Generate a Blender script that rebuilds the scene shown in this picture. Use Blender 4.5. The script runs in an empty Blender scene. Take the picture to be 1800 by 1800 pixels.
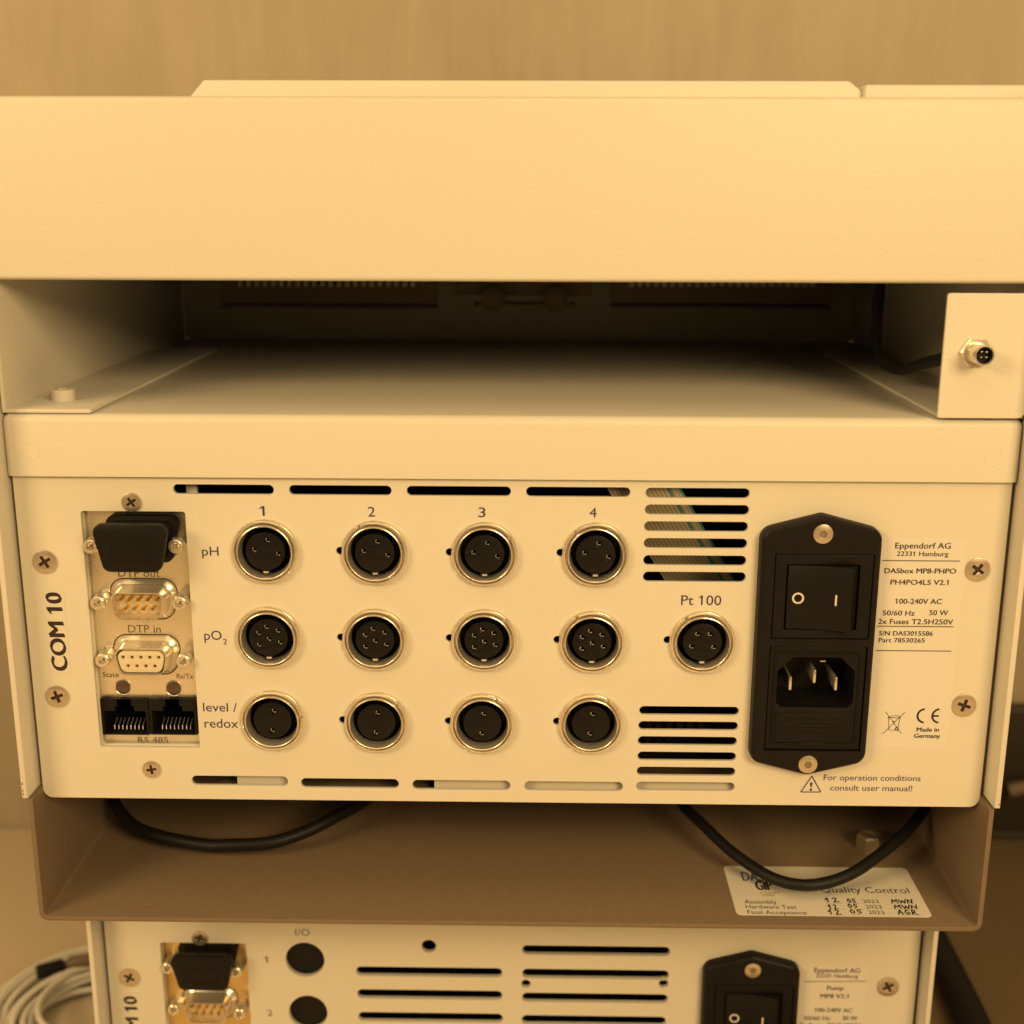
import bpy, bmesh, math, random
from math import pi, sin, cos, radians
from mathutils import Vector, Matrix

# ------------------------------------------------------------------ scene, camera, light (millimetres in code, metres in Blender)
S = 0.001
scene = bpy.context.scene
col = scene.collection
random.seed(4)

FPX, PITCH, YAW, ROLL = 2200.09, 0.249, -0.016, 0.003       # focal length in photo pixels (photo is 1800 px wide)
CAM = Vector((6.597, -362.775, 187.501))
_f = Vector((sin(YAW)*cos(PITCH), cos(YAW)*cos(PITCH), -sin(PITCH)))
_r = Vector((cos(YAW), -sin(YAW), 0)); _u = _r.cross(_f)
RIGHT = _r*cos(ROLL) + _u*sin(ROLL); UP = _u*cos(ROLL) - _r*sin(ROLL); FWD = _f

cam_data = bpy.data.cameras.new('camera'); cam = bpy.data.objects.new('camera', cam_data); col.objects.link(cam)
cam_data.sensor_width = 36; cam_data.lens = 36*FPX/1800
cam_data.clip_start = 0.01; cam_data.clip_end = 20
cam.matrix_world = Matrix(((RIGHT.x, UP.x, -FWD.x, CAM.x*S), (RIGHT.y, UP.y, -FWD.y, CAM.y*S), (RIGHT.z, UP.z, -FWD.z, CAM.z*S), (0, 0, 0, 1)))
cam_data.dof.use_dof = True; cam_data.dof.focus_distance = 0.387; cam_data.dof.aperture_fstop = 9.5
scene.camera = cam

world = bpy.data.worlds.new('World'); scene.world = world; world.use_nodes = True
bg = world.node_tree.nodes['Background']; bg.inputs['Color'].default_value = (0.97, 0.655, 0.30, 1); bg.inputs['Strength'].default_value = 0.05

def area_lamp(name, loc, target, sx, sy, power, color):
    d = bpy.data.lights.new(name, 'AREA'); d.shape = 'RECTANGLE'; d.size = sx*S; d.size_y = sy*S; d.energy = power; d.color = color
    o = bpy.data.objects.new(name, d); col.objects.link(o); o.location = Vector(loc)*S
    o.rotation_euler = (Vector(target)-Vector(loc)).to_track_quat('-Z', 'Y').to_euler()
    return o
area_lamp('ceiling_lamp', (430, -780, 480), (0, 0, 60), 380, 300, 6.0, (0.955, 0.655, 0.300))
area_lamp('left_fill_light', (-800, -760, 560), (-60, 0, 20), 420, 300, 6.3, (0.955, 0.655, 0.300))  # added fill to brighten the left side, no known fixture
area_lamp('overhead_fill_light', (-150, -650, 1500), (-50, -100, 0), 1700, 1300, 9.5, (0.955, 0.655, 0.300))  # added broad fill that gives the metal something to reflect, no known fixture
scene.cycles.diffuse_bounces = 1

scene.view_settings.view_transform = 'Standard'; scene.view_settings.look = 'None'
scene.view_settings.exposure = 0.06; scene.view_settings.gamma = 1

# ------------------------------------------------------------------ measuring: a pixel of the photo met with a plane of the place
def _ray(u, v):
    return FWD + RIGHT*((u-900)/FPX) - UP*((v-900)/FPX)
def at(u, v, y=0.0):
    d = _ray(u, v); return CAM + d*((y-CAM.y)/d.y)
def atz(u, v, z):
    d = _ray(u, v); return CAM + d*((z-CAM.z)/d.z)

# ------------------------------------------------------------------ materials
def mat(name, color, rough=0.5, metal=0.0, bump=0.0, bscale=900, vary=0.0, vscale=30, spec=0.5, rvary=0.0):
    m = bpy.data.materials.new(name); m.use_nodes = True; nt = m.node_tree; b = nt.nodes['Principled BSDF']
    b.inputs['Base Color'].default_value = (*color, 1); b.inputs['Roughness'].default_value = rough; b.inputs['Metallic'].default_value = metal
    b.inputs['Specular IOR Level'].default_value = spec
    tc = nt.nodes.new('ShaderNodeTexCoord')
    if bump:
        n = nt.nodes.new('ShaderNodeTexNoise'); n.inputs['Scale'].default_value = bscale; n.inputs['Detail'].default_value = 3
        nt.links.new(tc.outputs['Object'], n.inputs['Vector'])
        bp = nt.nodes.new('ShaderNodeBump'); bp.inputs['Strength'].default_value = bump; bp.inputs['Distance'].default_value = 0.0002
        nt.links.new(n.outputs['Fac'], bp.inputs['Height']); nt.links.new(bp.outputs['Normal'], b.inputs['Normal'])
    if vary:
        n = nt.nodes.new('ShaderNodeTexNoise'); n.inputs['Scale'].default_value = vscale; n.inputs['Detail'].default_value = 5
        nt.links.new(tc.outputs['Object'], n.inputs['Vector'])
        r = nt.nodes.new('ShaderNodeMapRange'); r.inputs['To Min'].default_value = 1-vary; r.inputs['To Max'].default_value = 1+vary
        nt.links.new(n.outputs['Fac'], r.inputs['Value'])
        mx = nt.nodes.new('ShaderNodeVectorMath'); mx.operation = 'SCALE'; mx.inputs[0].default_value = color
        nt.links.new(r.outputs['Result'], mx.inputs['Scale']); nt.links.new(mx.outputs['Vector'], b.inputs['Base Color'])
        if rvary:
            r2 = nt.nodes.new('ShaderNodeMapRange'); r2.inputs['To Min'].default_value = rough-rvary; r2.inputs['To Max'].default_value = rough+rvary
            nt.links.new(n.outputs['Fac'], r2.inputs['Value']); nt.links.new(r2.outputs['Result'], b.inputs['Roughness'])
    return m

PAINT = mat('beige_powder_coat', (0.80, 0.755, 0.66), 0.42, bump=0.55, bscale=1150, vary=0.025, vscale=14, spec=0.35)
PAINT_SMOOTH = mat('beige_panel_paint', (0.79, 0.745, 0.64), 0.45, bump=0.10, bscale=1500, vary=0.02, vscale=18, spec=0.3)
GREY = mat('taupe_grey_paint', (0.215, 0.155, 0.10), 0.5, bump=0.45, bscale=1400, vary=0.10, vscale=500, spec=0.35)
NICKEL = mat('nickel_plating', (0.90, 0.83, 0.71), 0.27, 0.80, bump=0.05, bscale=600, vary=0.05, vscale=200)
STEEL = mat('zinc_steel', (0.70, 0.60, 0.48), 0.36, 0.85, bump=0.10, bscale=900, vary=0.08, vscale=300)
DULL = mat('dull_zinc', (0.34, 0.27, 0.19), 0.5, 0.6, vary=0.1, vscale=300)
RECESS_SHADE = mat('recess_shade', (0.05, 0.03, 0.02), 0.5, 0.0, vary=0.1, vscale=500)  # near-black colour paints in the shade of screw recesses and gaps
PLATE = mat('bright_tinned_plate', (0.92, 0.84, 0.69), 0.27, 0.82, bump=0.04, bscale=120, vary=0.06, vscale=70, rvary=0.06)
BRASS = mat('yellow_chromate_plate', (0.86, 0.62, 0.28), 0.36, 0.85, vary=0.06, vscale=60)
GOLD = mat('gold_contact', (0.98, 0.66, 0.16), 0.25, 1.0, vary=0.05, vscale=400)
BLACK = mat('black_plastic', (0.009, 0.008, 0.0075), 0.45, bump=0.25, bscale=2200, vary=0.15, vscale=300, spec=0.22)
BLACK_SOFT = mat('black_socket_insert', (0.008, 0.007, 0.0065), 0.4, bump=0.1, bscale=1500, vary=0.12, vscale=300, spec=0.25)
INTERIOR_SHADE = mat('interior_shade', (0.012, 0.010, 0.009), 0.8, vary=0.3, vscale=90, spec=0.1)  # near-black colour stands in for shade inside the case and jack cavities
RUBBER = mat('black_cable_jacket', (0.010, 0.0095, 0.0095), 0.5, bump=0.2, bscale=1600, vary=0.15, vscale=200, spec=0.3)
CREAM = mat('cream_insulator', (0.80, 0.70, 0.50), 0.4, vary=0.03, vscale=200)
PAPER = mat('label_film', (0.81, 0.765, 0.685), 0.5, vary=0.02, vscale=40, spec=0.3)
STICKER = mat('white_sticker_paper', (0.84, 0.79, 0.68), 0.45, vary=0.03, vscale=60, spec=0.35)
INK = mat('black_ink', (0.035, 0.018, 0.02), 0.6, vary=0.2, vscale=900)
INKBLUE = mat('dark_violet_ink', (0.055, 0.032, 0.15), 0.6, vary=0.15, vscale=900)
INKFADE = mat('engraved_grey_ink', (0.16, 0.12, 0.09), 0.6, vary=0.15, vscale=900)
INKTEAL = mat('teal_ink', (0.02, 0.10, 0.20), 0.6, vary=0.1, vscale=900)
INKTAN = mat('tan_ink', (0.42, 0.30, 0.16), 0.6, vary=0.1, vscale=900)
INKWHITE = mat('white_marking', (0.78, 0.72, 0.66), 0.5, vary=0.03, vscale=900)
LENS = mat('smoky_lamp_lens', (0.11, 0.07, 0.05), 0.25, vary=0.1, vscale=300, spec=0.5)
WHITECABLE = mat('white_cable_jacket', (0.84, 0.79, 0.70), 0.5, vary=0.04, vscale=50)
BROWN = mat('dark_brown_board', (0.20, 0.14, 0.08), 0.6, bump=0.2, bscale=60, vary=0.18, vscale=8)
WORKTOP = mat('tan_worktop', (0.76, 0.63, 0.46), 0.55, vary=0.05, vscale=12)
GREYBLACK = mat('charcoal_plastic', (0.035, 0.026, 0.018), 0.4, vary=0.2, vscale=25)

def wood():
    m = bpy.data.materials.new('pale_wood_veneer'); m.use_nodes = True; nt = m.node_tree; b = nt.nodes['Principled BSDF']
    b.inputs['Roughness'].default_value = 0.5; b.inputs['Specular IOR Level'].default_value = 0.3
    tc = nt.nodes.new('ShaderNodeTexCoord'); mp = nt.nodes.new('ShaderNodeMapping'); mp.inputs['Scale'].default_value = (75, 1, 11); mp.inputs['Rotation'].default_value = (0, 0.10, 0)
    n = nt.nodes.new('ShaderNodeTexNoise'); n.inputs['Scale'].default_value = 1.0; n.inputs['Detail'].default_value = 6; n.inputs['Roughness'].default_value = 0.6; n.inputs['Distortion'].default_value = 0.5
    mp2 = nt.nodes.new('ShaderNodeMapping'); mp2.inputs['Scale'].default_value = (13, 1, 9)
    n2 = nt.nodes.new('ShaderNodeTexNoise'); n2.inputs['Scale'].default_value = 1.0; n2.inputs['Detail'].default_value = 3
    nt.links.new(tc.outputs['Object'], mp.inputs['Vector']); nt.links.new(mp.outputs['Vector'], n.inputs['Vector'])
    nt.links.new(tc.outputs['Object'], mp2.inputs['Vector']); nt.links.new(mp2.outputs['Vector'], n2.inputs['Vector'])
    mx = nt.nodes.new('ShaderNodeMix'); mx.inputs['Factor'].default_value = 0.38
    nt.links.new(n.outputs['Fac'], mx.inputs['A']); nt.links.new(n2.outputs['Fac'], mx.inputs['B'])
    r = nt.nodes.new('ShaderNodeValToRGB'); r.color_ramp.elements[0].position = 0.18; r.color_ramp.elements[1].position = 0.82
    r.color_ramp.elements[0].color = (0.44, 0.36, 0.245, 1); r.color_ramp.elements[1].color = (0.64, 0.54, 0.40, 1)
    nt.links.new(mx.outputs['Result'], r.inputs['Fac']); nt.links.new(r.outputs['Color'], b.inputs['Base Color'])
    return m
WOOD = wood()

def ribbon():
    m = bpy.data.materials.new('ribbon_cable_strands'); m.use_nodes = True; nt = m.node_tree; b = nt.nodes['Principled BSDF']
    b.inputs['Roughness'].default_value = 0.45
    uv = nt.nodes.new('ShaderNodeUVMap'); sep = nt.nodes.new('ShaderNodeSeparateXYZ'); nt.links.new(uv.outputs['UV'], sep.inputs['Vector'])
    w = nt.nodes.new('ShaderNodeMath'); w.operation = 'MULTIPLY'; w.inputs[1].default_value = 17*2*pi; nt.links.new(sep.outputs['X'], w.inputs[0])
    s = nt.nodes.new('ShaderNodeMath'); s.operation = 'SINE'; nt.links.new(w.outputs['Value'], s.inputs[0])
    r = nt.nodes.new('ShaderNodeValToRGB'); r.color_ramp.elements[0].color = (0.60, 0.47, 0.27, 1); r.color_ramp.elements[1].color = (0.90, 0.82, 0.62, 1)
    mr = nt.nodes.new('ShaderNodeMapRange'); mr.inputs['From Min'].default_value = -1; nt.links.new(s.outputs['Value'], mr.inputs['Value']); nt.links.new(mr.outputs['Result'], r.inputs['Fac'])
    t = nt.nodes.new('ShaderNodeValToRGB'); t.color_ramp.interpolation = 'CONSTANT'
    t.color_ramp.elements[0].position = 0; t.color_ramp.elements[0].color = (0, 0, 0, 1)
    for p, c in ((0.80, 1), (0.85, 0), (0.955, 1)):
        e = t.color_ramp.elements.new(p); e.color = (c, c, c, 1)
    nt.links.new(sep.outputs['X'], t.inputs['Fac'])
    mx = nt.nodes.new('ShaderNodeMix'); mx.data_type = 'RGBA'; nt.links.new(t.outputs['Color'], mx.inputs['Factor']); nt.links.new(r.outputs['Color'], mx.inputs[6]); mx.inputs[7].default_value = (0.10, 0.42, 0.50, 1)
    nt.links.new(mx.outputs[2], b.inputs['Base Color'])
    return m
RIBBON = ribbon()

# ------------------------------------------------------------------ mesh helpers (all in mm)
def obj(name, bm, m, parent=None, loc=(0, 0, 0), angle=35, flat=False):
    bmesh.ops.scale(bm, vec=(S, S, S), verts=bm.verts)
    me = bpy.data.meshes.new(name); bm.to_mesh(me); bm.free()
    ms = m if isinstance(m, (list, tuple)) else [m]
    for k in ms: me.materials.append(k)
    if not flat:
        me.shade_smooth(); me.set_sharp_from_angle(angle=radians(angle))
    return link(name, me, parent, loc)
def link(name, me, parent=None, loc=(0, 0, 0)):
    o = bpy.data.objects.new(name, me); col.objects.link(o)
    if parent is not None:
        o.parent = parent; o.matrix_parent_inverse = WORLD[parent].inverted()
    o.location = Vector(loc)*S
    WORLD[o] = Matrix.Translation(Vector(loc)*S)
    return o
WORLD = {}
def tag(o, label=None, cat=None, group=None, kind=None):
    if label: o['label'] = label
    if cat: o['category'] = cat
    if group: o['group'] = group
    if kind: o['kind'] = kind
    return o
def thing(name, label, cat, loc, group=None):
    o = bpy.data.objects.new(name, None); col.objects.link(o); o.empty_display_size = 0.01; o.location = Vector(loc)*S
    WORLD[o] = Matrix.Translation(Vector(loc)*S)
    return tag(o, label, cat, group)
def NB(): return bmesh.new()
def box(bm, x0, x1, y0, y1, z0, z1, bev=0, seg=3, sel=None, mi=0):
    r = bmesh.ops.create_cube(bm, size=1.0); vs = r['verts']
    for v in vs: v.co = Vector((x0+(v.co.x+.5)*(x1-x0), y0+(v.co.y+.5)*(y1-y0), z0+(v.co.z+.5)*(z1-z0)))
    fs = set(f for v in vs for f in v.link_faces)
    for f in fs: f.material_index = mi
    if bev:
        es = list(set(e for v in vs for e in v.link_edges))
        if sel: es = [e for e in es if sel((e.verts[0].co+e.verts[1].co)/2, (e.verts[1].co-e.verts[0].co).normalized())]
        bmesh.ops.bevel(bm, geom=es, offset=bev, segments=seg, profile=0.5, affect='EDGES')
def lathe(bm, prof, c=(0, 0, 0), n=64, cap0=False, cap1=False, mi=0):
    rings = []
    for r, y in prof:
        rings.append([bm.verts.new((c[0]+r*cos(2*pi*k/n), c[1]+y, c[2]+r*sin(2*pi*k/n))) for k in range(n)])
    for a, b in zip(rings, rings[1:]):
        for k in range(n):
            f = bm.faces.new((a[k], b[k], b[(k+1) % n], a[(k+1) % n])); f.material_index = mi
    if cap0: bm.faces.new(rings[0]).material_index = mi
    if cap1: bm.faces.new(list(reversed(rings[-1]))).material_index = mi
def loft(bm, rings, cap0=False, cap1=False, mi=0):
    R = [[bm.verts.new(p) for p in r] for r in rings]; n = len(R[0])
    for a, b in zip(R, R[1:]):
        for k in range(n):
            bm.faces.new((a[k], b[k], b[(k+1) % n], a[(k+1) % n])).material_index = mi
    if cap0: bm.faces.new(R[0]).material_index = mi
    if cap1: bm.faces.new(list(reversed(R[-1]))).material_index = mi
def fix(bm):
    bmesh.ops.recalc_face_normals(bm, faces=bm.faces); return bm
def circ(x, z, r, n=40, a0=0): return [(x+r*cos(a0+2*pi*k/n), z+r*sin(a0+2*pi*k/n)) for k in range(n)]
def rrect(x0, x1, z0, z1, r, n=6):
    if not isinstance(r, (list, tuple)): r = [r]*4          # bl, br, tr, tl
    out = []
    for (cx, cz, a), rr in zip(((x0, z0, pi), (x1, z0, 1.5*pi), (x1, z1, 0), (x0, z1, .5*pi)), r):
        sx = 1 if cx == x0 else -1; sz = 1 if cz == z0 else -1
        if rr <= 0: out.append((cx, cz)); continue
        for k in range(n+1):
            t = a+.5*pi*k/n; out.append((cx+sx*rr+rr*cos(t), cz+sz*rr+rr*sin(t)))
    return out
def roundpoly(pts, radii, n=6):
    out = []; N = len(pts)
    for i, (p, r) in enumerate(zip(pts, radii)):
        p = Vector(p); a = Vector(pts[i-1])-p; b = Vector(pts[(i+1) % N])-p; a.normalize(); b.normalize()
        ang = a.angle(b); d = r/math.tan(ang/2); s = p+a*d; e = p+b*d
        c = p+(a+b).normalized()*(r/sin(ang/2))
        v0 = s-c; v1 = e-c
        for k in range(n+1):
            t = k/n; v = v0.lerp(v1, t); v = v.normalized()*r; out.append(tuple(c+v))
    return out
def inset(pts, d):                                         # inset a convex, counter-clockwise outline
    N = len(pts); out = []
    for i in range(N):
        p = Vector(pts[i]); j = i-1
        while (Vector(pts[j])-p).length < 1e-6: j -= 1
        k = (i+1) % N
        while (Vector(pts[k])-p).length < 1e-6: k = (k+1) % N
        a = (p-Vector(pts[j])).normalized(); b = (Vector(pts[k])-p).normalized()
        n1 = Vector((-a.y, a.x)); n2 = Vector((-b.y, b.x)); m = (n1+n2)
        m = m/max(m.length_squared, 1e-9)*2
        out.append(tuple(p+m*d))
    return out
def at_y(pts, y): return [(x, y, z) for x, z in pts]
def plate(outer, holes, y0, th, bev=0.0):                   # sheet metal / moulded plate with real holes, front face at y0
    cu = bpy.data.curves.new('c', 'CURVE'); cu.dimensions = '2D'; cu.fill_mode = 'BOTH'; cu.extrude = th/2-bev; cu.bevel_depth = bev; cu.bevel_resolution = 1; cu.offset = -bev
    for loop in [outer]+list(holes):
        sp = cu.splines.new('POLY'); sp.points.add(len(loop)-1)
        for p, q in zip(sp.points, loop): p.co = (q[0], q[1], 0, 1)
        sp.use_cyclic_u = True
    o = bpy.data.objects.new('c', cu); me = bpy.data.meshes.new_from_object(o)
    bm = NB(); bm.from_mesh(me)
    bpy.data.objects.remove(o); bpy.data.curves.remove(cu); bpy.data.meshes.remove(me)
    for v in bm.verts: v.co = Vector((v.co.x, y0+th/2-v.co.z, v.co.y))
    bmesh.ops.remove_doubles(bm, verts=bm.verts, dist=1e-4); fix(bm)
    return bm
def tube(bm, pts, r, n=12, cap=True, mi=0):
    P = [Vector(p) for p in pts]; rings = []; up = Vector((0.13, 0.21, 1)).normalized()
    for i, p in enumerate(P):
        t = (P[min(i+1, len(P)-1)]-P[max(i-1, 0)]).normalized()
        a = t.cross(up)
        if a.length < 1e-3: a = t.cross(Vector((1, 0, 0)))
        a.normalize(); b = a.cross(t)
        rr = r[i] if isinstance(r, (list, tuple)) else r
        rings.append([tuple(p+a*rr*cos(2*pi*k/n)+b*rr*sin(2*pi*k/n)) for k in range(n)])
    loft(bm, rings, cap, cap, mi)
def smooth_path(pts, per=10):
    P = [Vector(p) for p in pts]; P = [P[0]*2-P[1]]+P+[P[-1]*2-P[-2]]; out = []
    for i in range(1, len(P)-2):
        for k in range(per):
            t = k/per; a, b, c, d = P[i-1], P[i], P[i+1], P[i+2]
            out.append(.5*((2*b)+(c-a)*t+(2*a-5*b+4*c-d)*t*t+(-a+3*b-3*c+d)*t**3))
    out.append(P[-2]); return out
def join_bm(dst, src, mi=None):
    me = bpy.data.meshes.new('t'); src.to_mesh(me); src.free()
    n0 = len(dst.faces); dst.from_mesh(me); bpy.data.meshes.remove(me)
    if mi is not None:
        dst.faces.ensure_lookup_table()
        for f in dst.faces[n0:]: f.material_index = mi

# ------------------------------------------------------------------ lettering
def glyphs(s, bold=0.0, spacing=1.0):
    cu = bpy.data.curves.new('t', 'FONT'); cu.body = s; cu.size = 1; cu.offset = bold; cu.space_character = spacing; cu.resolution_u = 3
    o = bpy.data.objects.new('t', cu); me = bpy.data.meshes.new_from_object(o)
    vs = [(v.co.x, v.co.y) for v in me.vertices]; fs = [tuple(p.vertices) for p in me.polygons]
    bpy.data.objects.remove(o); bpy.data.curves.remove(cu); bpy.data.meshes.remove(me)
    return vs, fs
CAPH = None
def text(bm, s, o, ex, ez, width, cap, bold=0.0, mi=0, shear=0.0, spacing=1.0):
    """letters from baseline point o, running along ex, rising along ez, exactly `width` long with capitals `cap` high"""
    global CAPH
    if CAPH is None: CAPH = max(v[1] for v in glyphs('H')[0])
    vs, fs = glyphs(s, 0, spacing); x0 = min(v[0] for v in vs); x1 = max(v[0] for v in vs)
    vs, fs = list(vs), list(fs)
    for i, ch in enumerate(s):                               # give every 1 its flag
        if ch == '1':
            xr = max(v[0] for v in glyphs(s[:i+1], 0, spacing)[0]); xl = xr-.075; n = len(vs)
            vs += [(xl, CAPH), (xl, CAPH-.10), (xl-.15, CAPH-.215), (xl-.15, CAPH-.125)]; fs.append((n, n+3, n+2, n+1))
    x0 = min(v[0] for v in vs)
    kx = width/(x1-x0); kz = cap/CAPH; ex, ez = Vector(ex), Vector(ez); nrm = ex.cross(ez)
    for q, sh in enumerate((0,) if not bold else (-bold, bold)):
        oo = Vector(o)+ex*sh*kz*1.2+nrm*.004*q+ez*(sh*kz*.5)
        V = [bm.verts.new(oo+ex*((x-x0)*kx+shear*y*kz)+ez*(y*kz)) for x, y in vs]
        for f in fs:
            try:
                F = bm.faces.new([V[i] for i in f]); F.material_index = mi; F.normal_update()
                if F.normal.dot(nrm) < 0: F.normal_flip()
            except ValueError: pass
def ptext(bm, s, u0, u1, vb, cappx, y=0.0, off=0.09, bold=0.0, mi=0, spacing=1.0):
    """lettering on an upright face at depth y, measured on the photograph: left and right end, baseline, capital height"""
    a = at(u0, vb, y); b = at(u1, vb, y); c = at((u0+u1)/2, vb-cappx, y); m = (a+b)/2
    z = m.z; text(bm, s, (a.x, y-off, z), (1, 0, 0), (0, 0, 1), b.x-a.x, c.z-m.z, bold, mi, 0.0, spacing)
def quad(bm, pts, mi=0): bm.faces.new([bm.verts.new(p) for p in pts]).material_index = mi
def bar2(bm, x0, z0, x1, z1, w, y, mi=0):
    d = Vector((x1-x0, z1-z0)); d.normalize(); n = Vector((-d.y, d.x))*w/2
    quad(bm, [(x0-n.x, y, z0-n.y), (x1-n.x, y, z1-n.y), (x1+n.x, y, z1+n.y), (x0+n.x, y, z0+n.y)], mi)
def ring2(bm, x, z, ro, ri, y, a0=0, a1=2*pi, n=40, mi=0):
    for k in range(n):
        s, t = a0+(a1-a0)*k/n, a0+(a1-a0)*(k+1)/n
        quad(bm, [(x+ri*cos(s), y, z+ri*sin(s)), (x+ro*cos(s), y, z+ro*sin(s)), (x+ro*cos(t), y, z+ro*sin(t)), (x+ri*cos(t), y, z+ri*sin(t))], mi)
def stroke(bm, pts, w, z, mi=0):                            # pen stroke on a level surface
    for a, b in zip(pts, pts[1:]):
        d = (Vector(b)-Vector(a)).normalized(); n = Vector((-d.y, d.x))*w/2; e = d*w*.3
        a2 = Vector(a)-e; b2 = Vector(b)+e
        quad(bm, [(a2.x-n.x, a2.y-n.y, z), (b2.x-n.x, b2.y-n.y, z), (b2.x+n.x, b2.y+n.y, z), (a2.x+n.x, a2.y+n.y, z)], mi)

# ------------------------------------------------------------------ small hardware
def cross_pts(a, L, w):
    p = [(w, w), (w, L), (-w, L), (-w, w), (-L, w), (-L, -w), (-w, -w), (-w, -L), (w, -L), (w, -w), (L, -w), (L, w)]
    return [(x*cos(a)-z*sin(a), x*sin(a)+z*cos(a)) for x, z in p]
def screw_bm(r, drive, ang, h=0.6):
    hole = cross_pts(ang, r*.54, r*.125) if drive == 'cross' else circ(0, 0, r*.40, 6, ang)
    bm = plate(circ(0, 0, r, 40), [hole], -h, h-.03, 0.14)
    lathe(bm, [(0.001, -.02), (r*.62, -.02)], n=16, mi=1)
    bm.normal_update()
    for f in bm.faces:                                      # recess walls get the darker slot, shade put into the colour
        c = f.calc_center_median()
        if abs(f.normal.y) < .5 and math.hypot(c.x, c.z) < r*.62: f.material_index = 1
    return bm
def screw(parent, u, v, dia_px, y=0.0, drive='cross', ang=0.3, m=STEEL, ppm=5.8):
    p = at(u, v, y)
    return obj('screw', screw_bm(dia_px/ppm/2, drive, ang), [m, RECESS_SHADE], parent, (p.x, y, p.z))

SOCK_R = 10.1
def round_socket(parent, u, v, holes, notch, key, y=0.0):
    p = at(u, v, y); loc = (p.x, y, p.z)
    bm = NB()
    lathe(bm, [(8.3, 0.3), (SOCK_R, 0.02), (SOCK_R, -0.5), (SOCK_R-.22, -0.8), (9.3, -0.85), (9.2, 1.2), (8.5, 1.2)], n=72)          # washer flange
    lathe(bm, [(8.5, 1.2), (8.5, -2.25), (8.42, -2.42), (8.24, -2.5), (8.1, -2.42), (7.98, -2.2), (7.5, 1.8), (7.45, 9)], n=72)   # barrel with rounded lip
    for a, b in ((notch, notch+pi), (notch+pi, notch+2*pi)):                                               # split spring ring
        a += .065; b -= .065; n = 34; R = []
        for r, yy in ((9.12, 1.0), (9.12, -1.8), (9.22, -1.95), (9.54, -1.95), (9.68, -1.8), (9.72, -0.8)):
            R.append([(r*cos(a+(b-a)*k/n), yy, r*sin(a+(b-a)*k/n)) for k in range(n+1)])
        V = [[bm.verts.new(q) for q in ring] for ring in R]
        for q, w in zip(V, V[1:]):
            for k in range(n): bm.faces.new((q[k], w[k], w[k+1], q[k+1]))
        bm.faces.new([w[0] for w in V]); bm.faces.new([w[-1] for w in reversed(V)])
    o = obj('round_socket', fix(bm), NICKEL, parent, loc, angle=40)
    # black moulded insert: outer sleeve, gap, core with contact holes
    HR = 0.92
    b2 = plate(circ(0, 0, 5.95, 48), [circ(x, z, HR, 14) for x, z in holes], -0.9, 3.0, 0.15)
    lathe(b2, [(5.95, 2.0), (5.95, 6.5)], n=48)
    lathe(b2, [(7.50, 1.6), (7.4, 1.4), (7.2, 1.6), (6.9, 6.5), (5.9, 6.5)], n=48)
    lathe(b2, [(0.001, 6.6), (6, 6.5)], n=24)
    if key: box(b2, -1.2, 1.2, -0.95, 3.0, -7.0, -5.75, 0.15, 2)
    i = obj('socket_insert', fix(b2), BLACK_SOFT, o, loc, angle=30)
    b3 = NB()
    for x, z in holes:
        ring2(b3, x, z, .66, .44, -.25, -1.2, -.4, 5); ring2(b3, x, z, .66, .44, -.25, 1.9, 2.7, 5); ring2(b3, x, z, .62, .46, .1, 3.0, 5.2, 6)  # contact metal cut down to slivers shaped like glints
    if key: box(b3, -0.75, 0.75, -1.0, -0.97, -6.75, -6.15)
    obj('contact', fix(b3), NICKEL, o, loc)
    return o

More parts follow.
